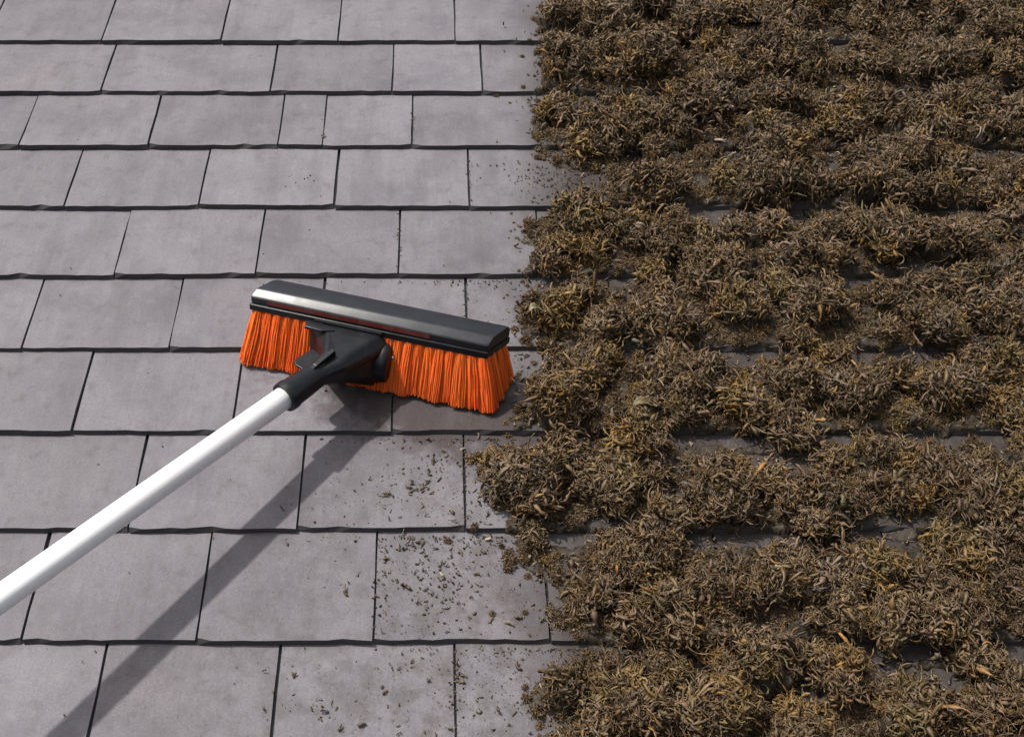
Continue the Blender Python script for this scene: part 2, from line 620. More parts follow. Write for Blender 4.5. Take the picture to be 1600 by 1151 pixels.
def in_bare(u, v, grow=1.0):
    m = np.zeros(np.shape(u), dtype=bool)
    for bu, bv, ru, rv in bare:
        m |= ((u - bu) / (ru * grow)) ** 2 + ((v - bv) / (rv * grow)) ** 2 < 1
    return m


UU, VV = np.meshgrid(gu, gv)
SZ, SS = slate_z(VV)
# a thin felted carpet first, thin where each course steps down, then the heaped clumps
edge_g = edge_u(VV) + (fbm(UU, VV, 0.035, 71, 3) - 0.5) * 0.08
carpet = 0.0025 + 0.008 * fbm(UU, VV, 0.022, 61, 3)
carpet *= np.clip((UU - edge_g) / 0.02, 0, 1) ** 0.3
carpet *= np.clip((0.93 - SS) / 0.14, 0, 1) * 0.92 + 0.08
bm_ = np.zeros(UU.shape)
for bu_, bv_, ru_, rv_ in bare:
    d_ = np.sqrt(((UU - bu_) / ru_) ** 2 + ((VV - bv_) / rv_) ** 2) + (fbm(UU, VV, 0.02, 81, 2) - 0.5) * 0.9
    bm_ = np.maximum(bm_, np.clip((0.95 - d_) / 0.25, 0, 1))
carpet *= 1 - bm_
H = np.where(carpet > 0.0035, carpet, 0)
def heap(n, r0, r1, pw, h0, h1, hmax, gate, power, edge_skip=0.9):
    got = 0
    for _ in range(n * 12):
        if got >= n:
            return
        v = rng.uniform(MV0, MV1)
        u = rng.uniform(-0.1, MU1)
        r = r0 + (r1 - r0) * rng.random() ** pw
        s = float(slate_z(v)[1])
        if (s > 0.74 or s < 0.03) and rng.random() < edge_skip:
            continue
        if u < edge_u(v) + r * 0.8 or in_bare(u, v, 1.1):
            continue
        if fbm(u, v, 0.09, 3, 3) < gate:
            continue
        got += 1
        splat(u, v, r * rng.uniform(1.0, 1.4), r * rng.uniform(0.6, 0.9), min(hmax, 0.004 + r * rng.uniform(h0, h1)), power)


heap(1500, 0.006, 0.013, 1.0, 0.4, 0.9, 0.009, 0.34, 2.2, 0.65)
# mounds stand apart, so that each keeps its own outline and a dark hollow round it
big = []
for r0, r1, tries, gate in ((0.024, 0.036, 3500, 0.41), (0.016, 0.024, 7000, 0.35), (0.010, 0.016, 7000, 0.29)):
    for _ in range(tries):
        v, u, r = rng.uniform(MV0, MV1), rng.uniform(-0.1, MU1), rng.uniform(r0, r1)
        s_ = float(slate_z(v)[1])
        if (s_ > 0.70 or s_ < 0.12) and rng.random() < 0.94:
            continue
        if u < edge_u(v) + r * 0.7 or in_bare(u, v, 1.0 + r * 5) or fbm(u, v, 0.09, 3, 3) < gate:
            continue
        if any(((u - x) / 1.15) ** 2 + ((v - y) * 1.1) ** 2 < (1.12 * (r + q)) ** 2 for x, y, q in big if abs(u - x) < 0.12 and abs(v - y) < 0.12):
            continue
        big.append((u, v, r))
        splat(u, v, r * rng.uniform(1.0, 1.25), r * rng.uniform(0.8, 0.95), 0.005 + r * rng.uniform(1.2, 2.0), 3.0)
H *= (0.50 + 1.0 * fbm(UU, VV, 0.028, 9, 3))
H = np.where(H > 0.0032, H, 0)

PAL = np.array([(0.060, 0.040, 0.026), (0.098, 0.070, 0.046), (0.130, 0.096, 0.062), (0.165, 0.124, 0.082), (0.205, 0.160, 0.112),
                (0.140, 0.094, 0.040), (0.105, 0.086, 0.042), (0.125, 0.108, 0.090), (0.25, 0.205, 0.15)])


def palette(n, u, v):
    och = np.clip((fbm(u, v, 0.10, 21, 3) - 0.52) * 6, 0, 1)
    gry = np.clip((fbm(u, v, 0.14, 33, 3) - 0.52) * 6, 0, 1)
    w = np.stack([np.full(n, 1.6), np.full(n, 2.4), np.full(n, 2.4), np.full(n, 1.5), np.full(n, 0.6) + 0.4 * gry,
                  0.15 + 2.6 * och, 0.5 + 1.5 * och, 0.3 + 1.8 * gry, np.full(n, 0.18)], 1)
    c = np.cumsum(w, 1)
    k = (rng.random(n)[:, None] * c[:, -1:] > c).sum(1)
    col = PAL[k] * rng.uniform(0.75, 1.25, (n, 1))
    return col


def strands(p0, d0, length, width, curl, flat, col, nseg=6):
    """curled, flattened, tapering strands; all arrays over n"""
    n = len(p0)
    d = d0 / np.linalg.norm(d0, axis=1, keepdims=True)
    ax = rng.normal(size=(n, 3))
    ax -= (ax * d).sum(1, keepdims=True) * d
    ax /= np.linalg.norm(ax, axis=1, keepdims=True)
    tw = rng.uniform(-0.5, 0.5, n)
    p = p0.copy()
    ring = []
    prof = np.interp(np.linspace(0, 1, nseg + 1), [0, 0.2, 0.6, 0.85, 1.0], [0.55, 0.95, 1.0, 0.8, 0.35])
    step = (length / nseg)[:, None]
    for s in range(nseg + 1):
        side = ax
        nor = np.cross(d, ax)
        lump = rng.uniform(0.5, 1.5, (n, 1))
        wd = width[:, None] * prof[s] * lump
        tk = wd * flat[:, None]
        ring.append(np.stack([p + side * wd, p + nor * tk, p - side * wd, p - nor * tk], 1))
        a = (curl / nseg)[:, None] * rng.uniform(0.4, 1.6, (n, 1))
        # bend about the side axis, and let the axis twist
        ca, sa = np.cos(a), np.sin(a)
        d2 = d * ca + nor * sa
        t = tw[:, None] + rng.normal(0, 0.45, (n, 1))
        ax2 = ax * np.cos(t) + np.cross(d2, ax) * np.sin(t)
        d = d2 / np.linalg.norm(d2, axis=1, keepdims=True)
        ax2 -= (ax2 * d).sum(1, keepdims=True) * d
        ax = ax2 / np.linalg.norm(ax2, axis=1, keepdims=True)
        p = p + d * step
    V = np.stack(ring, 1).reshape(n, -1, 3)           # n, (nseg+1)*4, 3
    q = []
    for s in range(nseg):
        for c in range(4):
            c2 = (c + 1) % 4
            q.append((s * 4 + c, s * 4 + c2, (s + 1) * 4 + c2, (s + 1) * 4 + c))
    q = np.array(q)
    nvp = V.shape[1]
    Q = (q[None] + (np.arange(n) * nvp)[:, None, None]).reshape(-1, 4)
    C = np.repeat(col, nvp, axis=0)
    return V.reshape(-1, 3), Q, C


Vs, Qs, Cs = [], [], []
voff = 0


def collect(v, q, c):
    global voff
    Vs.append(v)
    Qs.append(q + voff)
    Cs.append(c)
    voff += len(v)


# the mat under the strands
def ridge(scale, seed):
    w1 = (fbm(UU, VV, 0.02, seed + 5, 2) - 0.5) * 0.016
    w2 = (fbm(UU, VV, 0.02, seed + 6, 2) - 0.5) * 0.016
    n = vnoise(UU + w1, VV + w2, scale, seed)
    return 1 - np.abs(2 * n - 1)


crump = 0.6 * ridge(0.017, 90) ** 2.2 + 0.4 * ridge(0.009, 95) ** 1.8
amp = np.clip(H * 0.9, 0.004, 0.020) * (H > 0)
matz = SZ + H * 0.55 + amp * (crump - 0.30) + 0.0005
matz = np.where(H > 0, np.maximum(matz, SZ + 0.001), SZ - 0.004)
idx = np.arange(H.size).reshape(H.shape)
cover = H > 0
qa = cover[:-1, :-1] | cover[1:, :-1] | cover[:-1, 1:] | cover[1:, 1:]
jj, ii = np.nonzero(qa)
quads = np.stack([idx[jj, ii], idx[jj, ii + 1], idx[jj + 1, ii + 1], idx[jj + 1, ii]], 1)
gp = np.stack([UU.ravel(), VV.ravel(), matz.ravel()], 1)
used = np.unique(quads)
remap = np.full(H.size, -1)
remap[used] = np.arange(len(used))
gu_, gv_ = gp[used, 0], gp[used, 1]
k_ = np.clip(H.ravel()[used] / 0.015, 0, 1)
jit = np.stack([(vnoise(gu_, gv_, 0.011, 120) - 0.5) * 0.016 * k_, (vnoise(gu_, gv_, 0.011, 121) - 0.6) * 0.018 * k_, np.zeros(len(used))], 1)
jit += rng.uniform(-0.0008, 0.0008, (len(used), 3))
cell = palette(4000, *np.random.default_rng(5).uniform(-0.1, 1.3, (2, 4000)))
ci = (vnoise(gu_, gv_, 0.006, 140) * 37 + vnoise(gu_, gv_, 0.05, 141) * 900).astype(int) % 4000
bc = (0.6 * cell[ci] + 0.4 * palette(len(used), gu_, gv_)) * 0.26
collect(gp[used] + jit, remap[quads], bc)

# normals of the heaps
gyv, gxu = np.gradient(H, RES)


def right_limit(v):
    return 0.617 + (v + 0.4936) / (0.8443 + 0.4936) * (1.0554 - 0.617)


def seed_points(n, hmin):
    out = []
    got = 0
    while got < n:
        m = n * 3
        u = rng.uniform(-0.1, MU1 - 0.01, m)
        v = rng.uniform(MV0, MV1 - 0.01, m)
        i = ((u - gu[0]) / RES).astype(int).clip(0, len(gu) - 1)
        j = ((v - gv[0]) / RES).astype(int).clip(0, len(gv) - 1)
        inside = (u < right_limit(v) + 0.08) & (v > -0.58) & (v < 0.93)
        keep = (H[j, i] > hmin) & (inside | (rng.random(m) < 0.4))
        out.append(np.stack([u[keep], v[keep], i[keep], j[keep]], 1))
        got += keep.sum()
    o = np.concatenate(out)[:n]
    return o[:, 0], o[:, 1], o[:, 2].astype(int), o[:, 3].astype(int)


def moss_layer(n, lmin, lmax, wmin, wmax, curl, flat, lift, tone=1.0, nseg=6):
    u, v, i, j = seed_points(n, 0.004)
    h = H[j, i]
    nrm = np.stack([-gxu[j, i], -gyv[j, i], np.ones(n) * 0.9], 1)
    nrm /= np.linalg.norm(nrm, axis=1, keepdims=True)
    z, _ = slate_z(v)
    p0 = np.stack([u, v, z + h * rng.uniform(0.50, 0.80, n)], 1)
    rd = rng.normal(size=(n, 3))
    d = nrm * lift + rd * 0.75 + np.array([0.0, -0.18, 0])
    L = rng.uniform(lmin, lmax, n) * np.clip(0.45 + h / 0.022, 0.5, 1.25)
    Wd = rng.uniform(wmin, wmax, n)
    C = palette(n, u, v) * tone
    collect(*strands(p0, d, L, Wd, rng.uniform(curl[0], curl[1], n) * rng.choice([-1, 1], n), np.full(n, flat) * rng.uniform(0.7, 1.3, n), C, nseg))


moss_layer(7000, 0.014, 0.034, 0.0014, 0.0032, (1.5, 6.5), 0.26, 0.60, 0.95, 7)
moss_layer(9000, 0.006, 0.016, 0.0006, 0.0016, (1.5, 6.0), 0.45, 0.60, 0.9, 5)
moss_layer(1500, 0.012, 0.028, 0.0005, 0.0010, (1.0, 4.5), 0.6, 0.9, 1.5, 5)

moss = link('moss', raw_mesh('moss', np.concatenate(Vs), np.concatenate(Qs), True, np.concatenate(Cs)), M_MOSS, top=True)


# cushions of moss: a few modelled tufts of curled shoots, set out along the courses
def mat_tuft():
    k = NT('moss_tuft')
    at = k.n('Attribute', attribute_name='tone')
    ti = k.n('Attribute', attribute_name='tint', attribute_type='INSTANCER')
    mu = k.n('Mix', data_type='RGBA', blend_type='MULTIPLY')
    mu.inputs[0].default_value = 1.0
    k.l(ti.outputs['Color'], mu.inputs[6])
    k.l(at.outputs['Color'], mu.inputs[7])
    k.l(mu.outputs[2], k.b.inputs['Base Color'])
    k.b.inputs['Roughness'].default_value = 0.55
    k.b.inputs['Specular IOR Level'].default_value = 0.35
    tr = k.n('BsdfTranslucent')
    k.l(mu.outputs[2], tr.inputs['Color'])
    mx = k.n('MixShader')
    mx.inputs[0].default_value = 0.15
    k.l(k.b.outputs[0], mx.inputs[1])
    k.l(tr.outputs[0], mx.inputs[2])
    k.l(mx.outputs[0], k.out.inputs['Surface'])
    return k.m


M_TUFT = mat_tuft()


def cushion_mesh(n):
    """a cushion of radius about 1: a lumpy core thickly set with short curled shoots"""
    ph0 = rng.uniform(0, 6.28, 4)

    def lump(a, e):
        return 1 + 0.16 * np.sin(2 * a + ph0[0]) * np.cos(e) + 0.13 * np.sin(3 * a + ph0[1] + 2 * e) + 0.10 * np.sin(5 * a + ph0[2]) * np.sin(2 * e + ph0[3])
    az = rng.uniform(0, 2 * np.pi, n)
    el_ = np.arcsin(rng.uniform(-0.12, 1.0, n))
    d = np.stack([np.cos(el_) * np.cos(az), np.cos(el_) * np.sin(az), np.sin(el_)], 1)
    p0 = d * (0.60 * lump(az, el_))[:, None] * np.array([1, 1, 0.95]) + rng.normal(0, 0.04, (n, 3))
    dd = d + rng.normal(0, 0.70, (n, 3)) + np.array([0, 0, 0.15])
    L = rng.uniform(0.5, 1.25, n) * np.where(rng.random(n) < 0.10, 1.5, 1.0)
    fz = rng.random(n) < 0.45                     # fine frizz among the broader shoots
    W = np.where(fz, rng.uniform(0.014, 0.034, n), rng.uniform(0.045, 0.12, n))
    t = rng.choice([0.62, 0.82, 1.0, 1.15, 1.4], n, p=[.18, .24, .28, .21, .09])
    hue = rng.choice([0, 1, 2], n, p=[.66, .20, .14])
    c = t[:, None] * np.array([(1, 1, 1), (1.14, 1.02, 0.66), (0.92, 0.95, 1.05)])[hue] * rng.uniform(0.94, 1.06, (n, 3))
    V, Q, C = strands(p0, dd, L, W, rng.uniform(1.8, 5.5, n) * rng.choice([-1, 1], n), np.where(fz, 0.7, rng.uniform(0.12, 0.32, n)), c, 7)
    nu, nv = 20, 8
    ang = np.linspace(0, 2 * np.pi, nu, endpoint=False)
    cv = []
    for j in range(nv + 1):
        ph = -0.30 + (np.pi / 2 + 0.25) * j / nv
        rr = 0.62 * lump(ang, ph) * (1 + rng.uniform(-0.10, 0.10, nu))
        cv.append(np.stack([rr * np.cos(ph) * np.cos(ang), rr * np.cos(ph) * np.sin(ang), rr * 0.95 * np.sin(ph)], 1))
    cv = np.concatenate(cv)
    cq = np.array([(j * nu + i, j * nu + (i + 1) % nu, (j + 1) * nu + (i + 1) % nu, (j + 1) * nu + i) for j in range(nv) for i in range(nu)])
    me = raw_mesh('cushion', np.concatenate([V, cv]), np.concatenate([Q, cq + len(V)]), True, np.concatenate([C, np.full((len(cv), 3), 0.7)]))
    me.materials.append(M_TUFT)
    return me


protos = []
for k in range(14):
    protos.append(bpy.data.objects.new('cushion_source', cushion_mesh(250)))

# where they sit: dart throwing with the spacing set by their size
pts, rad = [], []
cells = {}
CS = 0.032


def try_put(u, v, r, tight):
    cu, cv_ = int(math.floor(u / CS)), int(math.floor(v / CS))
    for a in (-1, 0, 1):
        for b in (-1, 0, 1):
            for i in cells.get((cu + a, cv_ + b), ()):
                if (pts[i][0] - u) ** 2 + ((pts[i][1] - v) * 1.15) ** 2 < (tight * (rad[i] + r)) ** 2:
                    return False
    cells.setdefault((cu, cv_), []).append(len(pts))
    pts.append((u, v))
    rad.append(r)
    return True


for r0, r1, tries, hlow, tight in ((0.016, 0.025, 22000, 0.021, 0.46), (0.011, 0.016, 22000, 0.013, 0.50), (0.005, 0.010, 26000, 0.0034, 0.52)):
    us, vs = rng.uniform(-0.1, MU1, tries), rng.uniform(MV0, MV1, tries)
    rs = rng.uniform(r0, r1, tries)
    ss = slate_z(vs)[1]
    ok = (us > edge_u(vs) + rs * 0.5) & ~in_bare(us, vs, 1.0 + r0 * 8)
    ii_ = ((us - gu[0]) / RES).astype(int).clip(0, len(gu) - 1)
    jj_ = ((vs - gv[0]) / RES).astype(int).clip(0, len(gv) - 1)
    ok &= ~(((ss > 0.76) | (ss < 0.06)) & (H[jj_, ii_] < 0.017) & (rng.random(tries) < (0.96 if r0 > 0.007 else 0.7)))
    ok &= (H[jj_, ii_] > hlow) & ((us < right_limit(vs) + 0.12) | (rng.random(tries) < 0.5))
    for i in np.nonzero(ok)[0]:
        try_put(us[i], vs[i], rs[i], tight)
# frayed bits on the swept side
for _ in range(300):
    v = rng.uniform(MV0, MV1)
    try_put(edge_u(v) - rng.exponential(0.014) + 0.010, v, 0.0025 + 0.0065 * rng.random() ** 2, 0.5)
pts = np.array(pts)
rad = np.array(rad)
npt = len(pts)
TINT = np.array([(0.155, 0.112, 0.064), (0.190, 0.143, 0.088), (0.115, 0.082, 0.048), (0.215, 0.140, 0.040), (0.165, 0.130, 0.050), (0.150, 0.122, 0.090), (0.075, 0.053, 0.034)])
och = np.clip((fbm(pts[:, 0], pts[:, 1], 0.12, 21, 3) - 0.50) * 6, 0, 1)
gry = np.clip((fbm(pts[:, 0], pts[:, 1], 0.15, 33, 3) - 0.52) * 6, 0, 1)
wt = np.stack([np.full(npt, 2.2), np.full(npt, 1.6), np.full(npt, 1.6), 0.3 + 1.8 * och, 0.4 + 1.6 * och, 0.3 + 1.6 * gry, 0.5 + 0.8 * gry], 1)
ct = np.cumsum(wt, 1)
tint = TINT[(rng.random(npt)[:, None] * ct[:, -1:] > ct).sum(1)] * rng.uniform(0.70, 1.2, (npt, 1))
tint = 0.5 * tint + 0.5 * np.array([0.150, 0.106, 0.060])
tint *= np.array([0.86, 0.80, 0.75])
iu = ((pts[:, 0] - gu[0]) / RES).astype(int).clip(0, len(gu) - 1)
iv = ((pts[:, 1] - gv[0]) / RES).astype(int).clip(0, len(gv) - 1)
pz = slate_z(pts[:, 1])[0] + H[iv, iu] * 0.68 - 0.0005
pm = bpy.data.meshes.new('cushion_points')
pm.vertices.add(npt)
pm.vertices.foreach_set('co', np.stack([pts[:, 0], pts[:, 1], pz], 1).astype(np.float32).ravel())


def pattr(name, typ, key, arr):
    a = pm.attributes.new(name, typ, 'POINT')
    a.data.foreach_set(key, np.ascontiguousarray(arr).ravel())


nz_ = np.stack([-gxu[iv, iu], -gyv[iv, iu], np.full(npt, 0.9)], 1) * np.array([0.8, 0.8, 1]) + rng.normal(0, 0.22, (npt, 3)) + np.array([0, -0.10, 0])
nz_ /= np.linalg.norm(nz_, axis=1, keepdims=True)
sp_ = rng.uniform(0, 6.283, npt)
hx_ = np.stack([np.cos(sp_), np.sin(sp_), np.zeros(npt)], 1)
hx_ -= (hx_ * nz_).sum(1, keepdims=True) * nz_
hx_ /= np.linalg.norm(hx_, axis=1, keepdims=True)
hy_ = np.cross(nz_, hx_)
eul = np.stack([np.arctan2(hy_[:, 2], nz_[:, 2]), -np.arcsin(np.clip(hx_[:, 2], -1, 1)), np.arctan2(hx_[:, 1], hx_[:, 0])], 1)
pattr('rot', 'FLOAT_VECTOR', 'vector', eul.astype(np.float32))
pattr('scl', 'FLOAT_VECTOR', 'vector', (np.stack([rng.uniform(0.95, 1.25, npt), rng.uniform(0.9, 1.15, npt), rng.uniform(0.95, 1.3, npt)], 1) * rad[:, None]).astype(np.float32))
pattr('variant', 'INT', 'value', rng.integers(0, len(protos), npt).astype(np.int32))
pattr('tint', 'FLOAT_COLOR', 'color', np.concatenate([tint, np.ones((npt, 1))], 1).astype(np.float32))
pobj = bpy.data.objects.new('cushion_points', pm)

ng_ = bpy.data.node_groups.new('moss_cushions', 'GeometryNodeTree')
ng_.interface.new_socket('Geometry', in_out='INPUT', socket_type='NodeSocketGeometry')
ng_.interface.new_socket('Geometry', in_out='OUTPUT', socket_type='NodeSocketGeometry')
N_ = ng_.nodes.new
gi, go = N_('NodeGroupInput'), N_('NodeGroupOutput')


def obj_info(o, inst):
    nd = N_('GeometryNodeObjectInfo')
    nd.transform_space = 'ORIGINAL'
    nd.inputs['Object'].default_value = o
    nd.inputs['As Instance'].default_value = inst
    return nd.outputs['Geometry']


def named(name, typ):
    nd = N_('GeometryNodeInputNamedAttribute')
    nd.data_type = typ
    nd.inputs['Name'].default_value = name
    return next(o for o in nd.outputs if o.enabled and o.name == 'Attribute')


jn = N_('GeometryNodeJoinGeometry')
for p in reversed(protos):
    ng_.links.new(obj_info(p, True), jn.inputs[0])
iop = N_('GeometryNodeInstanceOnPoints')
ng_.links.new(obj_info(pobj, False), iop.inputs['Points'])
ng_.links.new(jn.outputs[0], iop.inputs['Instance'])
iop.inputs['Pick Instance'].default_value = True
ng_.links.new(named('variant', 'INT'), iop.inputs['Instance Index'])
e2r = N_('FunctionNodeEulerToRotation')
ng_.links.new(named('rot', 'FLOAT_VECTOR'), e2r.inputs[0])
ng_.links.new(e2r.outputs[0], iop.inputs['Rotation'])
ng_.links.new(named('scl', 'FLOAT_VECTOR'), iop.inputs['Scale'])
jo = N_('GeometryNodeJoinGeometry')
ng_.links.new(iop.outputs[0], jo.inputs[0])
ng_.links.new(gi.outputs[0], jo.inputs[0])
ng_.links.new(jo.outputs[0], go.inputs[0])
gm = moss.modifiers.new('cushions', 'NODES')
gm.node_group = ng_
tag(moss, 'thick mat of curled brown moss covering the right half of the roof', 'moss', kind='stuff')

# loose crumbs of moss left on the swept slates
Vs, Qs, Cs = [], [], []
voff = 0


def crumbs(pts, lmin, lmax, wmin, wmax, tone=1.0):
    n = len(pts)
    z, s = slate_z(pts[:, 1])
    ok = (s > 0.04) & (s < 0.96)
    pts, z = pts[ok], z[ok]
    n = len(pts)
    L = rng.uniform(0, 1, n) ** 1.8 * (lmax - lmin) + lmin
    W = rng.uniform(wmin, wmax, n)
    p0 = np.stack([pts[:, 0], pts[:, 1], z + W * 0.8 + 0.0012], 1)
    d = rng.normal(size=(n, 3)) * np.array([1, 1, 0.16])
    C = palette(n, pts[:, 0], pts[:, 1]) * tone
    collect(*strands(p0, d, L, W, rng.uniform(0.5, 3.0, n) * rng.choice([-1, 1], n), np.full(n, 0.7), C))


def scatter_near_edge(n, spread, vlo, vhi):
    v = rng.uniform(vlo, vhi, n)
    u = edge_u(v) + 0.02 - rng.exponential(spread, n)
    return np.stack([u, v], 1)


def scatter_patch(n, x, y, rx, ry):
    c = plane(x, y)
    return np.stack([c[0] + rng.normal(size=n) * rx / 1180, c[1] + rng.normal(size=n) * ry / 1180 * 1.3], 1)


crumbs(scatter_near_edge(420, 0.018, MV0, MV1), 0.004, 0.016, 0.0008, 0.0022)
crumbs(scatter_near_edge(80, 0.05, MV0, 0.05), 0.003, 0.009, 0.0006, 0.0014, 0.6)
for args in ((90, 850, 280, 42, 24), (60, 900, 290, 35, 18), (80, 720, 900, 80, 50), (70, 690, 925, 25, 25), (45, 640, 770, 80, 45), (60, 690, 745, 45, 30),
             (90, 790, 760, 40, 30), (60, 760, 1070, 70, 50), (30, 560, 1080, 80, 50), (60, 680, 870, 60, 25), (20, 790, 580, 40, 40), (14, 505, 1110, 8, 8),
             (10, 475, 280, 14, 14), (4, 506, 186, 3, 3), (4, 504, 216, 2, 4), (24, 600, 890, 6, 22), (16, 713, 1080, 4, 40), (14, 800, 470, 30, 25)):
    crumbs(scatter_patch(*args), 0.002, 0.009, 0.0005, 0.0016, 0.55)
crumbs(scatter_near_edge(700, 0.035, MV0, 0.10), 0.0008, 0.0026, 0.0003, 0.0007, 0.6)
for args in ((260, 700, 900, 95, 55), (160, 650, 760, 90, 45), (160, 760, 1070, 80, 50), (120, 560, 1080, 100, 50), (120, 860, 285, 45, 24), (90, 760, 600, 70, 30)):
    crumbs(scatter_patch(*args), 0.0008, 0.0026, 0.0003, 0.0007, 0.55)
crumbs(scatter_patch(26, 720, 880, 90, 70), 0.008, 0.018, 0.0012, 0.0024, 0.8)
crumbs(scatter_patch(16, 650, 770, 70, 40), 0.008, 0.015, 0.0010, 0.0022, 0.8)
crumbs(scatter_patch(14, 770, 1060, 50, 40), 0.008, 0.018, 0.0012, 0.0024, 0.8)
# grit caught under the laps and in the joints near the moss
for tv_, js_ in tails:
    nxt_ = TAILV[min(np.searchsorted(TAILV, tv_ + 0.01), len(TAILV) - 1)]
    if tv_ < 0.15:
        n_ = 70
        crumbs(np.stack([edge_u(nxt_) - rng.exponential(0.09, n_), nxt_ - 0.006 - rng.exponential(0.004, n_)], 1), 0.001, 0.006, 0.0004, 0.0013, 0.55)
    for j_ in js_:
        if j_ > -0.15 and tv_ < 0.5:
            crumbs(np.stack([j_ + rng.normal(0, 0.0022, 22), tv_ + rng.uniform(0.01, nxt_ - tv_ - 0.01, 22)], 1), 0.001, 0.005, 0.0004, 0.0011, 0.55)
bu = np.concatenate([np.stack([rng.normal(b[0], b[2] * 0.6, 45), rng.normal(b[1], b[3] * 0.6, 45)], 1) for b in bare])
crumbs(bu, 0.004, 0.014, 0.0008, 0.0022)
m = np.stack([rng.uniform(0.02, MU1, 2600), rng.uniform(MV0, MV1, 2600)], 1)
m = m[m[:, 0] > edge_u(m[:, 1])]
crumbs(m, 0.003, 0.014, 0.0008, 0.0024, 0.6)
# grit thinly scattered over the clean slates
g = np.stack([rng.uniform(-0.75, 0.2, 130), rng.uniform(-0.55, 0.85, 130)], 1)
g = g[rng.random(len(g)) < np.clip(0.75 - g[:, 1] * 0.9 + g[:, 0] * 0.5, 0.08, 1)]
crumbs(g, 0.0015, 0.004, 0.0005, 0.0010, 0.5)
cr = link('moss_crumbs', raw_mesh('moss_crumbs', np.concatenate(Vs), np.concatenate(Qs), True, np.concatenate(Cs)), M_CRUMB, top=True)
tag(cr, 'loose crumbs of brown moss scattered over the swept slates', 'moss crumbs', kind='stuff')


# ------------------------------------------------------------------ dead leaves caught in the moss
def leaf(x, y, length, width, rz, cup, col, label):
    p = plane(x, y, 0.022)
    i = int(np.clip((p[0] - gu[0]) / RES, 2, len(gu) - 3))
    j = int(np.clip((p[1] - gv[0]) / RES, 2, len(gv) - 3))
    hz = H[j - 2:j + 3, i - 2:i + 3].max() + float(slate_z(p[1])[0]) + 0.008
    p = plane(x, y, hz)
    bm = bmesh.new()
    nx, ny = 10, 6
    grid = []
    for a in range(nx + 1):
        t = a / nx
        wv = width / 2 * (math.sin(math.pi * t ** 0.8) ** 0.8 if 0 < t < 1 else 0.03)
        row = []
        for b in range(ny + 1):
            s = b / ny * 2 - 1
            zz = cup * (s * s * wv / (width / 2)) + 0.004 * math.sin(t * 5) + (0.0008 if b == ny // 2 else 0) + 0.0008 * math.sin(t * 22 + s * 3)
            row.append(bm.verts.new((length * (t - 0.5), s * wv * (1 + 0.08 * math.sin(t * 30)), zz)))
        grid.append(row)
    for a in range(nx):
        for b in range(ny):
            bm.faces.new((grid[a][b], grid[a + 1][b], grid[a + 1][b + 1], grid[a][b + 1]))
    me = bm_mesh(bm, 'dead_leaf', True)
    k = NT('dead_leaf')
    tc = k.n('TexCoord')
    n1 = k.n('TexNoise', i_Scale=160.0, i_Detail=4.0)
    k.l(tc.outputs['Object'], n1.inputs['Vector'])
    k.l(k.mix(k.ramp(n1.outputs['Fac'], [(0.4, 0.0), (0.65, 1.0)]), col, tuple(c * 0.45 for c in col)), k.b.inputs['Base Color'])
    k.b.inputs['Roughness'].default_value = 0.6
    o = link('dead_leaf', me, k.m)
    so = o.modifiers.new('thickness', 'SOLIDIFY')
    so.thickness = 0.0006
    o.matrix_world = ROOF @ Matrix.Translation(Vector(p)) @ Matrix.Rotation(rz, 4, 'Z') @ Matrix.Rotation(-0.25, 4, 'X')
    bm = bmesh.new()
    bmesh.ops.create_cone(bm, cap_ends=True, segments=6, radius1=0.0008, radius2=0.0005, depth=length * 0.3)
    bmesh.ops.rotate(bm, verts=bm.verts, matrix=Matrix.Rotation(math.pi / 2, 3, 'Y'))
    bmesh.ops.translate(bm, verts=bm.verts, vec=(-length * 0.62, 0, 0))
    link('stalk', bm_mesh(bm, 'stalk'), k.m, parent=o)
    tag(o, label, 'leaf', 'dead leaves caught in the moss')


leaf(1008, 632, 0.034, 0.014, 0.15, 0.005, (0.105, 0.080, 0.030), 'olive dead leaf lying on the moss to the right of the brush bristles')
leaf(838, 484, 0.022, 0.013, 0.3, 0.005, (0.135, 0.112, 0.055), 'small pale leaf at the moss edge beside the right end of the brush block')

# ------------------------------------------------------------------ the broom
broom = bpy.data.objects.new('broom', None)
COL.objects.link(broom)
broom.empty_display_size = 0.1
tag(broom, 'long handled roof brush with white pole, black head and orange bristles', 'broom')

L0 = plane(392, 484, 0.070)
R0 = plane(760, 561, 0.070)
LEN = float(np.linalg.norm(R0 - L0))
el = (R0 - L0) / LEN
pp = np.array([-el[1], el[0], 0])
TILT = math.radians(20)
pt = math.cos(TILT) * pp - math.sin(TILT) * np.array([0, 0, 1.0])     # depth of the head, away from the viewer
nh = math.cos(TILT) * np.array([0, 0, 1.0]) + math.sin(TILT) * pp     # out of the head's back
HEAD = ROOF @ Matrix(((el[0], pt[0], nh[0], L0[0]), (el[1], pt[1], nh[1], L0[1]), (el[2], pt[2], nh[2], L0[2]), (0, 0, 0, 1)))
broom.matrix_world = HEAD
HI = Matrix(((el[0], pt[0], nh[0], L0[0]), (el[1], pt[1], nh[1], L0[1]), (el[2], pt[2], nh[2], L0[2]), (0, 0, 0, 1))).inverted()
DEPTH = 0.050
SK = 0.36                                                             # the ends of the head are cut on the slant


def H_(p):
    """roof space -> head space"""
    return HI @ Vector(p)


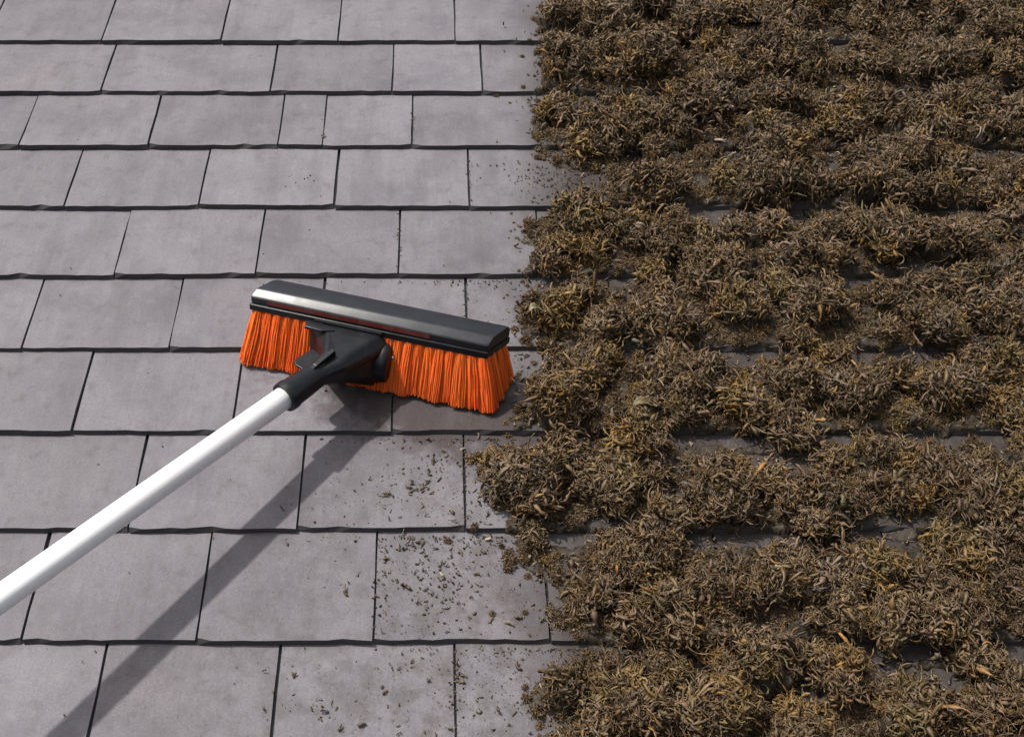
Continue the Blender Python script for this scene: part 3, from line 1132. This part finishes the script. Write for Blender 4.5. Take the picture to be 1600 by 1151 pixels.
def extrude_profile(prof, x0, x1, name, smooth=True, taper=0.0):
    bm = bmesh.new()
    rings = []
    c = Vector((sum(p[0] for p in prof) / len(prof), sum(p[1] for p in prof) / len(prof)))
    xs = [(x0, 0.92), (x0 + 0.0025, 1.0), (x1 - 0.0025, 1.0), (x1, 0.92)]
    for x, s in xs:
        rings.append([bm.verts.new((x + SK * q, c.x + (q - c.x) * (1 - (1 - s) * 0.5), c.y + (r - c.y) * s)) for q, r in prof])
    n = len(prof)
    for a, b in zip(rings[:-1], rings[1:]):
        for i in range(n):
            j = (i + 1) % n
            bm.faces.new((a[i], a[j], b[j], b[i]))
    bm.faces.new(rings[0])
    bm.faces.new(list(reversed(rings[-1])))
    me = bm_mesh(bm, name)
    if smooth:
        me.polygons.foreach_set('use_smooth', [len(p.vertices) == 4 for p in me.polygons])
    return me


def autosmooth(o, ang=35):
    m = o.modifiers.new('edges', 'EDGE_SPLIT')
    m.split_angle = math.radians(ang)


# lower flange that holds the tufts, then the moulded cover with a rounded front
fl = [(-0.0015, 0.0012), (0.0, 0.0), (DEPTH, 0.0), (DEPTH + 0.001, 0.001), (DEPTH + 0.001, 0.0088), (DEPTH, 0.0098), (0.0, 0.0098), (-0.0015, 0.0088)]
block = link('brush_block', extrude_profile(fl, -0.001, LEN + 0.001, 'brush_block'), M_BLACK, broom)
autosmooth(block)
arc = [(0.0008, 0.0104), (0.0000, 0.0180), (0.0006, 0.0194), (0.0018, 0.0205), (0.0095, 0.0262), (0.0112, 0.0272), (0.0150, 0.0277),
       (DEPTH - 0.010, 0.0277), (DEPTH - 0.003, 0.0256), (DEPTH, 0.0210), (DEPTH, 0.0104)]
cover_o = link('head_cover', extrude_profile(arc, 0.0, LEN, 'head_cover'), M_COVER, broom)
autosmooth(cover_o, 25)

M_REFLECTION = mat_plastic('dark_red_reflection', (0.11, 0.016, 0.011), 0.25, 0.5, 0.5)  # reddish reflection on the cover's front, painted as a thin coloured strip
refl_p = [(-0.0006, 0.0128), (0.0010, 0.0126), (0.0010, 0.0172), (-0.0004, 0.0174)]
refl = link('reflection_strip', extrude_profile(refl_p, 0.022, LEN - 0.075, 'reflection_strip', False), M_REFLECTION, cover_o)

# tufts
NV = 6


def tuft_mesh(seed, n=460):
    """a tuft of unit length 1 along -z (scaled per tuft), real width in metres"""
    r = np.random.default_rng(seed)
    a = r.uniform(0, 2 * np.pi, n)
    rad = np.sqrt(r.random(n))
    bx, by = rad * np.cos(a) * 0.0080, rad * np.sin(a) * 0.0064
    fan = r.uniform(1.05, 1.45, n)
    tx, ty = bx * fan + r.normal(0, 0.0011, n), by * fan + r.normal(0, 0.0011, n)
    ln = r.uniform(0.955, 1.015, n)
    bow = r.normal(0, 0.0010, (n, 2))
    rw = 0.00068
    V, Q = [], []
    for i in range(n):
        base = len(V)
        for t in (0.0, 0.4, 0.75, 1.0):
            cx = bx[i] + (tx[i] - bx[i]) * t + bow[i, 0] * math.sin(math.pi * t)
            cy = by[i] + (ty[i] - by[i]) * t + bow[i, 1] * math.sin(math.pi * t)
            w = rw * (1.0 if t < 1 else 0.7)
            for c in range(3):
                an = c * 2.0944 + i
                V.append((cx + w * math.cos(an), cy + w * math.sin(an), -t * ln[i]))
        for s in range(3):
            for c in range(3):
                c2 = (c + 1) % 3
                Q.append((base + s * 3 + c, base + s * 3 + c2, base + s * 3 + 3 + c2, base + s * 3 + 3 + c))
    me = raw_mesh('bristle_tuft', np.array(V), np.array(Q), True)
    me.materials.append(M_BRIS)
    return me


tufts = [tuft_mesh(100 + k) for k in range(NV)]
NX, NQ = 23, 4
TR = random.Random(4)
nhv, elv, ptv = Vector(nh), Vector(el), Vector(pt)
for iq in range(NQ):
    q = 0.0054 + iq * (DEPTH - 0.0116) / (NQ - 1)
    for ix in range(NX):
        x = 0.008 + SK * q + (LEN - 0.016) * ix / (NX - 1)
        e = (ix / (NX - 1)) * 2 - 1
        splay = (0.28 if e > 0 else 0.13) * (abs(e) ** 5) * (1 if e > 0 else -1) + TR.uniform(-0.022, 0.022)
        fq = (iq / (NQ - 1)) * 2 - 1
        front = (0.15 if fq < 0 else 0.09) * fq + TR.uniform(-0.03, 0.03)
        d = Vector((splay, front, -1.0)).normalized()                 # in head space
        dr = elv * d.x + ptv * d.y + nhv * d.z                        # in roof space
        p_roof = Vector(L0) + elv * x + ptv * q
        zhit = float(slate_z(p_roof.y + dr.y / -dr.z * p_roof.z)[0]) + 0.0012
        length = (p_roof.z - zhit) / -dr.z * TR.uniform(0.975, 1.0)
        o = bpy.data.objects.new('bristle_tuft', tufts[TR.randrange(NV)])
        COL.objects.link(o)
        o.parent = broom
        zax = -d
        xax = Vector((1, 0, 0))
        yax = zax.cross(xax).normalized()
        xax = yax.cross(zax).normalized()
        rot = Matrix((xax, yax, zax)).transposed().to_4x4()
        o.matrix_local = Matrix.Translation((x, q, 0.0015)) @ rot @ Matrix.Rotation(TR.choice((0, math.pi)), 4, 'Z') @ Matrix.Diagonal((1, 1, length, 1))

# pole
PA = np.array(plane(447, 619, 0.0885))
PIERCE = np.array(plane(934, 275, 0.0))
pd = PA - PIERCE
pd /= np.linalg.norm(pd)
PR = 0.0141


def lathe(prof, axis_p, axis_d, seg, name, cap=True):
    """prof: (t along the axis in metres, radius); roof space -> mesh in head space"""
    d = Vector(axis_d).normalized()
    a = d.orthogonal().normalized()
    b = d.cross(a)
    bm = bmesh.new()
    rings = []
    for t, r in prof:
        c = Vector(axis_p) + d * t
        rings.append([bm.verts.new(H_(c + (a * math.cos(k * 2 * math.pi / seg) + b * math.sin(k * 2 * math.pi / seg)) * r)) for k in range(seg)])
    for A, B in zip(rings[:-1], rings[1:]):
        for i in range(seg):
            j = (i + 1) % seg
            bm.faces.new((A[i], A[j], B[j], B[i]))
    if cap:
        bm.faces.new(rings[0])
        bm.faces.new(list(reversed(rings[-1])))
    me = bm_mesh(bm, name)
    me.polygons.foreach_set('use_smooth', [len(p.vertices) == 4 for p in me.polygons])
    return me


pole = link('pole', lathe([(-0.05, PR), (1.45, PR)], PA, pd, 48, 'pole'), M_WHITE, broom)
cap = link('end_cap', lathe([(1.44, PR + 0.0015), (1.475, PR + 0.0015), (1.48, PR - 0.002)], PA, pd, 32, 'end_cap'), M_BLACK, pole)
autosmooth(cap)

# moulded socket: bracket on the head, wedge body, collar round the pole
socket_prof = [(0.004, PR + 0.0045), (0.0, PR + 0.0052), (-0.006, PR + 0.0052), (-0.010, PR + 0.0040), (-0.045, PR + 0.0022), (-0.062, PR + 0.0010), (-0.085, PR - 0.001)]
collar = lathe(socket_prof, PA, pd, 40, 'collar')


def loft(sections, name):
    """sections: closed loops of roof-space points, same count"""
    bm = bmesh.new()
    R = [[bm.verts.new(H_(p)) for p in s] for s in sections]
    n = len(R[0])
    for A, B in zip(R[:-1], R[1:]):
        for i in range(n):
            j = (i + 1) % n
            bm.faces.new((A[i], A[j], B[j], B[i]))
    bm.faces.new(R[0])
    bm.faces.new(list(reversed(R[-1])))
    return bm_mesh(bm, name)


nz = np.array([0, 0, 1.0])
side = np.cross(pd, nz)
side /= np.linalg.norm(side)                      # horizontal, across the pole
if side @ el < 0:
    side = -side
pup = np.cross(side, pd)
if pup[2] < 0:
    pup = -pup


def rect(c, ax, ay, w0, w1, h0, h1, ch=0.25):
    """octagonal section round c: from -w0 to w1 along ax and -h0 to h1 along ay"""
    k = ch * min(w0 + w1, h0 + h1)
    return [c + ax * x + ay * y for x, y in ((-w0 + k, -h0), (w1 - k, -h0), (w1, -h0 + k), (w1, h1 - k), (w1 - k, h1), (-w0 + k, h1), (-w0, h1 - k), (-w0, -h0 + k))]


hx = lambda x, q, r: np.array(L0) + el * x + pt * q + nh * r
S0 = PA - pd * 0.050
S1 = PA - pd * 0.078
XB = 0.132                                        # where the bracket sits along the head
body = loft([
    rect(S0, side, pup, 0.0135, 0.0150, 0.0140, 0.0140, 0.28),
    rect(S1, side, pup, 0.0190, 0.0230, 0.0230, 0.0150, 0.22),
    rect(hx(XB + 0.004, -0.018, -0.016), el, nh, 0.040, 0.046, 0.048, 0.020, 0.20),
    rect(hx(XB, -0.004, -0.018), el, nh, 0.050, 0.054, 0.058, 0.023, 0.12),  # lower part deepened in shape to stand for the black shade beneath the joint
    rect(hx(XB, 0.006, -0.018), el, nh, 0.050, 0.054, 0.058, 0.017, 0.12),
], 'socket')
socket = link('socket', body, M_BLACK, broom)
bv = socket.modifiers.new('bevel', 'BEVEL')
bv.width = 0.0035
bv.segments = 4
bv.limit_method = 'ANGLE'
bv.angle_limit = math.radians(30)
co = link('collar', collar, M_BLACK, socket)
autosmooth(co)


def plate(pts, thick, nrm, name, parent=socket, mat=M_BLACK):
    """flat fin: outline in roof space, given thickness along nrm"""
    nrm = np.array(nrm) / np.linalg.norm(nrm)
    A = [np.array(p) + nrm * thick / 2 for p in pts]
    B = [np.array(p) - nrm * thick / 2 for p in pts]
    bm = bmesh.new()
    a = [bm.verts.new(H_(p)) for p in A]
    b = [bm.verts.new(H_(p)) for p in B]
    bm.faces.new(a)
    bm.faces.new(list(reversed(b)))
    n = len(a)
    for i in range(n):
        j = (i + 1) % n
        bm.faces.new((a[i], a[j], b[j], b[i]))
    o = link(name, bm_mesh(bm, name), mat, parent)
    m = o.modifiers.new('bevel', 'BEVEL')
    m.width = 0.0006
    m.segments = 2
    return o


# fins and ribs of the moulding
T0 = S1 + pup * 0.0145
plate([S0 + pup * 0.012 - side * 0.002 + pd * 0.012, S1 + pup * 0.013 - pd * 0.004, S1 + pup * 0.024 - pd * 0.002, S0 + pup * 0.020 + pd * 0.002], 0.006, side, 'rib')
plate([S0 - side * 0.010 + pd * 0.004, S1 - side * 0.012, S1 - side * 0.034, S0 - side * 0.036 + pd * 0.002, S0 - side * 0.028 + pd * 0.006], 0.004, pup, 'fin')
plate([hx(XB - 0.040, -0.002, 0.004), hx(XB - 0.012, -0.016, 0.004), hx(XB - 0.028, -0.022, 0.003), hx(XB - 0.052, -0.018, 0.002), hx(XB - 0.054, -0.006, 0.004)], 0.004, nh, 'fin')
plate([hx(XB - 0.044, -0.0035, -0.002), hx(XB + 0.046, -0.0035, -0.002), hx(XB + 0.046, -0.0035, 0.0085), hx(XB - 0.044, -0.0035, 0.0085)], 0.004, pt, 'bracket')
kx = hx(XB, 0.000, -0.034)
kn = link('hinge_knuckle', lathe([(0.020, 0.018), (0.040, 0.0270), (0.052, 0.0285), (0.0570, 0.0275), (0.0600, 0.0245), (0.0615, 0.019), (0.062, 0.008)], kx, el, 36, 'hinge_knuckle'), M_BLACK, socket)
autosmooth(kn)
scr = link('screw', lathe([(0.0, 0.0030), (0.0025, 0.0030), (0.0035, 0.0018)], hx(XB + 0.0612, -0.004, -0.024), el, 14, 'screw'), M_STEEL, socket)
